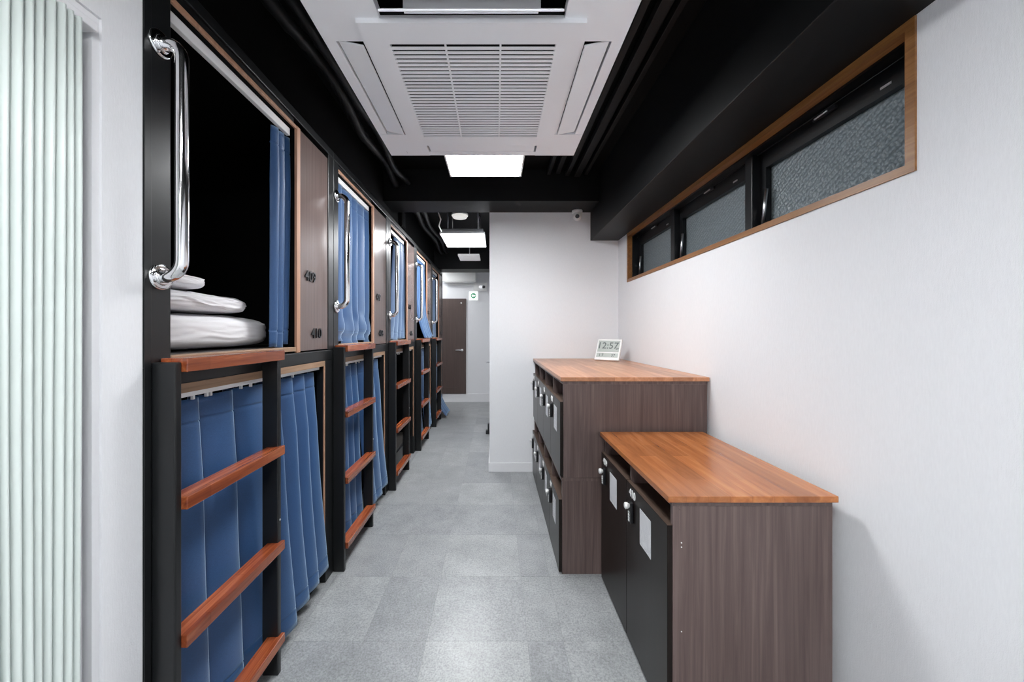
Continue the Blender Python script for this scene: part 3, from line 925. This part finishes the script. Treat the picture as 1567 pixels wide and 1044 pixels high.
# intake grille panel, a little proud of the panel
ix = [-0.340, -0.262, 0.262, 0.340]
iy = [-0.352, -0.272, 0.272, 0.352]
gr = mk('intake_grille', plate(ix, iy, lambda x, y: abs(x) < 0.262 and abs(y) < 0.272, lambda x, y: (AX - 0.003 + x, AY - 0.006 + y, AZ - 0.016), (0, 0, 0.014)), 'ac_white', ac)
bm = gr.data
NS = 30
pitch = 0.544 / NS
me = None
for k in range(NS - 1):
    y = AY - 0.006 - 0.272 + pitch * (k + 1)
    o = mk('slat', BX(AX - 0.003 - 0.262, AX - 0.003 + 0.262, y - pitch * 0.29, y + pitch * 0.29, AZ - 0.0155, AZ - 0.0130), 'ac_white', gr)
for x in (-0.262 + 0.524 / 3, -0.262 + 0.524 * 2 / 3):
    mk('grille_bar', BX(AX - 0.003 + x - 0.003, AX - 0.003 + x + 0.003, AY - 0.278, AY + 0.266, AZ - 0.0160, AZ - 0.0125), 'ac_white', gr)
mk('grille_backing', BX(AX - 0.34, AX + 0.335, AY - 0.36, AY + 0.345, AZ + 0.012, AZ + 0.016), 'ac_dark', ac)
mk('maker_plate', BX(AX - 0.385, AX - 0.382, AY + 0.425, AY + 0.45, AZ - 0.0026, AZ - 0.002), 'steel', ac)


# ------------------------------------------------------------------ LED ceiling lamps
def led_lamp(x0, x1, y0, y1, z, label, drops=True):
    t = thing('ceiling_lamp', ((x0 + x1) / 2, (y0 + y1) / 2, z), label, 'ceiling lamp', 'square led ceiling lamps')
    mk('diffuser', BX(x0 + 0.012, x1 - 0.012, y0 + 0.012, y1 - 0.012, z, z + 0.018, bev=0.003), 'lamp_diffuser', t)
    mk('rim', plate([x0, x0 + 0.0115, x1 - 0.0115, x1], [y0, y0 + 0.0115, y1 - 0.0115, y1],
                    lambda x, y: x0 + 0.0115 < x < x1 - 0.0115 and y0 + 0.0115 < y < y1 - 0.0115, lambda x, y: (x, y, z + 0.001), (0, 0, 0.022)), 'plastic_white', t)
    mk('housing', BX(x0 + 0.02, x1 - 0.02, y0 + 0.02, y1 - 0.02, z + 0.0185, z + 0.065, bev=0.003), 'steel', t)
    for x in (x0 + 0.08, x1 - 0.08):
        for y in (y0 + 0.1, y1 - 0.1):
            mk('hanger_rod', TB([(x, y, z + 0.065), (x, y, ZC)], 0.005, 6), 'steel', t)
    return t


led_lamp(-0.325, 0.180, 1.935, 2.600, 2.480, 'bright square led lamp just beyond the air conditioner')
L2 = led_lamp(-0.630, -0.125, 4.090, 4.730, 2.480, 'bright square led lamp hanging over the narrow corridor')
mk('power_cord', TB([(-0.62, 4.20, 2.53), (-0.655, 4.20, 2.60), (-0.63, 4.18, 2.67), (-0.66, 4.19, 2.75), (-0.64, 4.2, ZC)], 0.007, 6), 'plastic_white', L2)
led_lamp(-0.30, 0.21, -0.60, 0.06, 2.480, 'added square led fill lamp behind the photographer, nearer the air conditioner')  # unseen lamp, added as fill for the near part of the room
led_lamp(-0.30, 0.21, -2.20, -1.54, 2.480, 'added square led fill lamp by the rear wall behind the photographer')  # second added fill lamp, also out of view

led_lamp(-1.46, -1.06, 6.46, 6.76, 2.600, 'added square led fill lamp in the side recess at the end of the corridor')  # added out of sight behind the bunks to brighten the end wall
t = thing('hanging_sign_lamp', (-0.42, 5.85, 2.555), 'small flat white panel lamp hanging in the far corridor', 'lamp')
mk('body', BX(-0.585, -0.255, 5.60, 6.00, 2.555, 2.585, bev=0.004), 'lamp_dim', t)
mk('stem', TB([(-0.42, 5.82, 2.585), (-0.42, 5.82, ZC)], 0.006, 8), 'plastic_white', t)
t = thing('ceiling_detector', (-0.45, 4.55, ZC), 'round cream ceiling detector above the corridor lamp', 'smoke detector')
mk('base', TB([(-0.45, 4.55, ZC), (-0.45, 4.55, ZC - 0.02)], 0.105, 28), 'plastic_white', t)
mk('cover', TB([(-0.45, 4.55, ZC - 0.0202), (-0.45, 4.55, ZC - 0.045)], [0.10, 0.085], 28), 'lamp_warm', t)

# ------------------------------------------------------------------ pipes under the black ceiling
for k, (x, w, z) in enumerate(((0.47, 0.03, 2.80), (0.55, 0.04, 2.81), (0.635, 0.035, 2.79), (0.72, 0.055, 2.78), (0.80, 0.03, 2.80))):
    solo('cable_channel', BX(x - w / 2, x + w / 2, -1.0, 3.26, z - 0.02, z + 0.02, bev=0.003), 'beam_black', (x, 1.13, z - 0.02),
         'black cable channel under the ceiling, %s from the air conditioner' % ['first', 'second', 'third', 'fourth', 'fifth'][k], 'cable channel', 'ceiling cable channels')
for k, (x, r) in enumerate(((-0.80, 0.024), (-0.88, 0.030))):
    pts = []
    for j in range(60):
        y = 1.0 + j * (2.26 / 59)
        pts.append((x + 0.035 * noise.noise((y * 1.7, k, 1)) - 0.05 * (y < 1.6) * (1.6 - y), y, 2.70 + 0.05 * noise.noise((y * 1.9, 7, k))))
    solo('lagged_pipe', TB(pts, [r * (1 + 0.10 * math.sin(j * 2.2)) for j in range(60)], 10), 'beam_black', (x, 2.1, 2.66),
         ['thin wrapped black pipe between bunks and air conditioner', 'thicker wrapped black pipe above the front of the bunks'][k], 'pipe', 'black ceiling pipes')
    pts = [(x + 0.02 * math.sin(j), 3.60 + j * 0.2, 2.69) for j in range(13)]
    solo('lagged_pipe', TB(pts, r, 10), 'beam_black', (x, 4.8, 2.66),
         ['thin black pipe along the corridor ceiling beyond the beam', 'thicker black pipe along the corridor ceiling beyond the beam'][k], 'pipe', 'black ceiling pipes')

# ------------------------------------------------------------------ fittings on the end wall and partition
t = thing('wall_air_conditioner', (-0.68, YEND, 2.26), 'white wall-mounted air conditioner above the corridor door', 'air conditioner')
mk('body', BX(-1.05, -0.40, YEND - 0.19, YEND - 0.001, 2.38, 2.56, bev=0.015, seg=3), 'plastic_white', t)
mk('air_vane', BX(-1.01, -0.44, YEND - 0.185, YEND - 0.10, 2.366, 2.377), 'plastic_white', t)
solo('cable_trunking', BX(-0.93, -0.24, YEND - 0.03, YEND - 0.001, 2.325, 2.350, bev=0.003), 'plastic_white', (-0.6, YEND, 2.325), 'white cable trunking under the wall air conditioner', 'trunking')
t = thing('alarm_box', (-0.29, YEND, 2.06), 'white alarm box high on the end wall beside the exit sign', 'alarm')
mk('body', BX(-0.44, -0.18, YEND - 0.07, YEND - 0.031, 2.21, 2.365, bev=0.004), 'plastic_white', t)
mk('lamp_head', TB([(-0.30, YEND - 0.0705, 2.28), (-0.30, YEND - 0.10, 2.28)], [0.022, 0.03], 12), 'steel', t)
mk('lamp_head', TB([(-0.24, YEND - 0.0705, 2.28), (-0.24, YEND - 0.10, 2.28)], [0.022, 0.03], 12), 'plastic_black', t)
t = thing('exit_sign', (-0.43, YEND, 1.93), 'small square green and white exit sign on the end wall', 'exit sign')
mk('box', BX(-0.530, -0.363, YEND - 0.04, YEND - 0.001, 2.03, 2.195, bev=0.004), 'sign_lit', t)
bm = bmesh.new()
y = YEND - 0.0405
tube(bm, [(-0.447, y, 2.113), (-0.447, y - 0.002, 2.113)], 0.052, 20)
mk('emblem', bm, 'sign_green', t)
bm = bmesh.new()
for p in ([(-0.487, 2.113), (-0.452, 2.148), (-0.452, 2.078)], [(-0.452, 2.126), (-0.409, 2.126), (-0.409, 2.100), (-0.452, 2.100)]):
    f = bm.faces.new([bm.verts.new((x, y - 0.0022, z)) for x, z in p])
    r = bmesh.ops.extrude_face_region(bm, geom=[f])
    bmesh.ops.translate(bm, verts=[v for v in r['geom'] if isinstance(v, bmesh.types.BMVert)], vec=(0, -0.0015, 0))
mk('arrow', bm, 'sign_lit', t)
t = thing('security_camera', (0.79, YPAR, 2.50), 'small white dome security camera under the beam on the partition', 'security camera')
mk('base', TB([(0.79, YPAR - 0.06, 2.5625), (0.79, YPAR - 0.06, 2.540)], 0.05, 20), 'plastic_white', t)
bm = bmesh.new()
bmesh.ops.create_uvsphere(bm, u_segments=20, v_segments=12, radius=0.044)
bmesh.ops.translate(bm, verts=bm.verts, vec=(0.79, YPAR - 0.06, 2.507))
mk('ball', bm, 'plastic_white', t, True)
mk('lens', TB([(0.782, YPAR - 0.100, 2.495), (0.78, YPAR - 0.110, 2.492)], 0.020, 16), 'plastic_black', t)
t = thing('door_stop', (XPAR - 0.03, 5.0, 0), 'small black door stop on the floor at the partition corner', 'door stop')
mk('body', BX(XPAR - 0.05, XPAR - 0.011, 4.95, 5.03, 0, 0.14, bev=0.008), 'plastic_black', t)
mk('foot', BX(XPAR - 0.075, XPAR - 0.0505, 4.96, 5.02, 0, 0.05, bev=0.004), 'plastic_black', t)
t = thing('junction_box', (-1.01, 3.9, 2.5), 'small black junction box above the third bunk', 'junction box')
mk('body', BX(-1.0195, -0.985, 3.83, 3.99, 2.49, 2.68, bev=0.004), 'beam_black', t)
mk('cover', BX(-0.9848, -0.982, 3.85, 3.97, 2.51, 2.66, bev=0.001), 'frame_black', t)
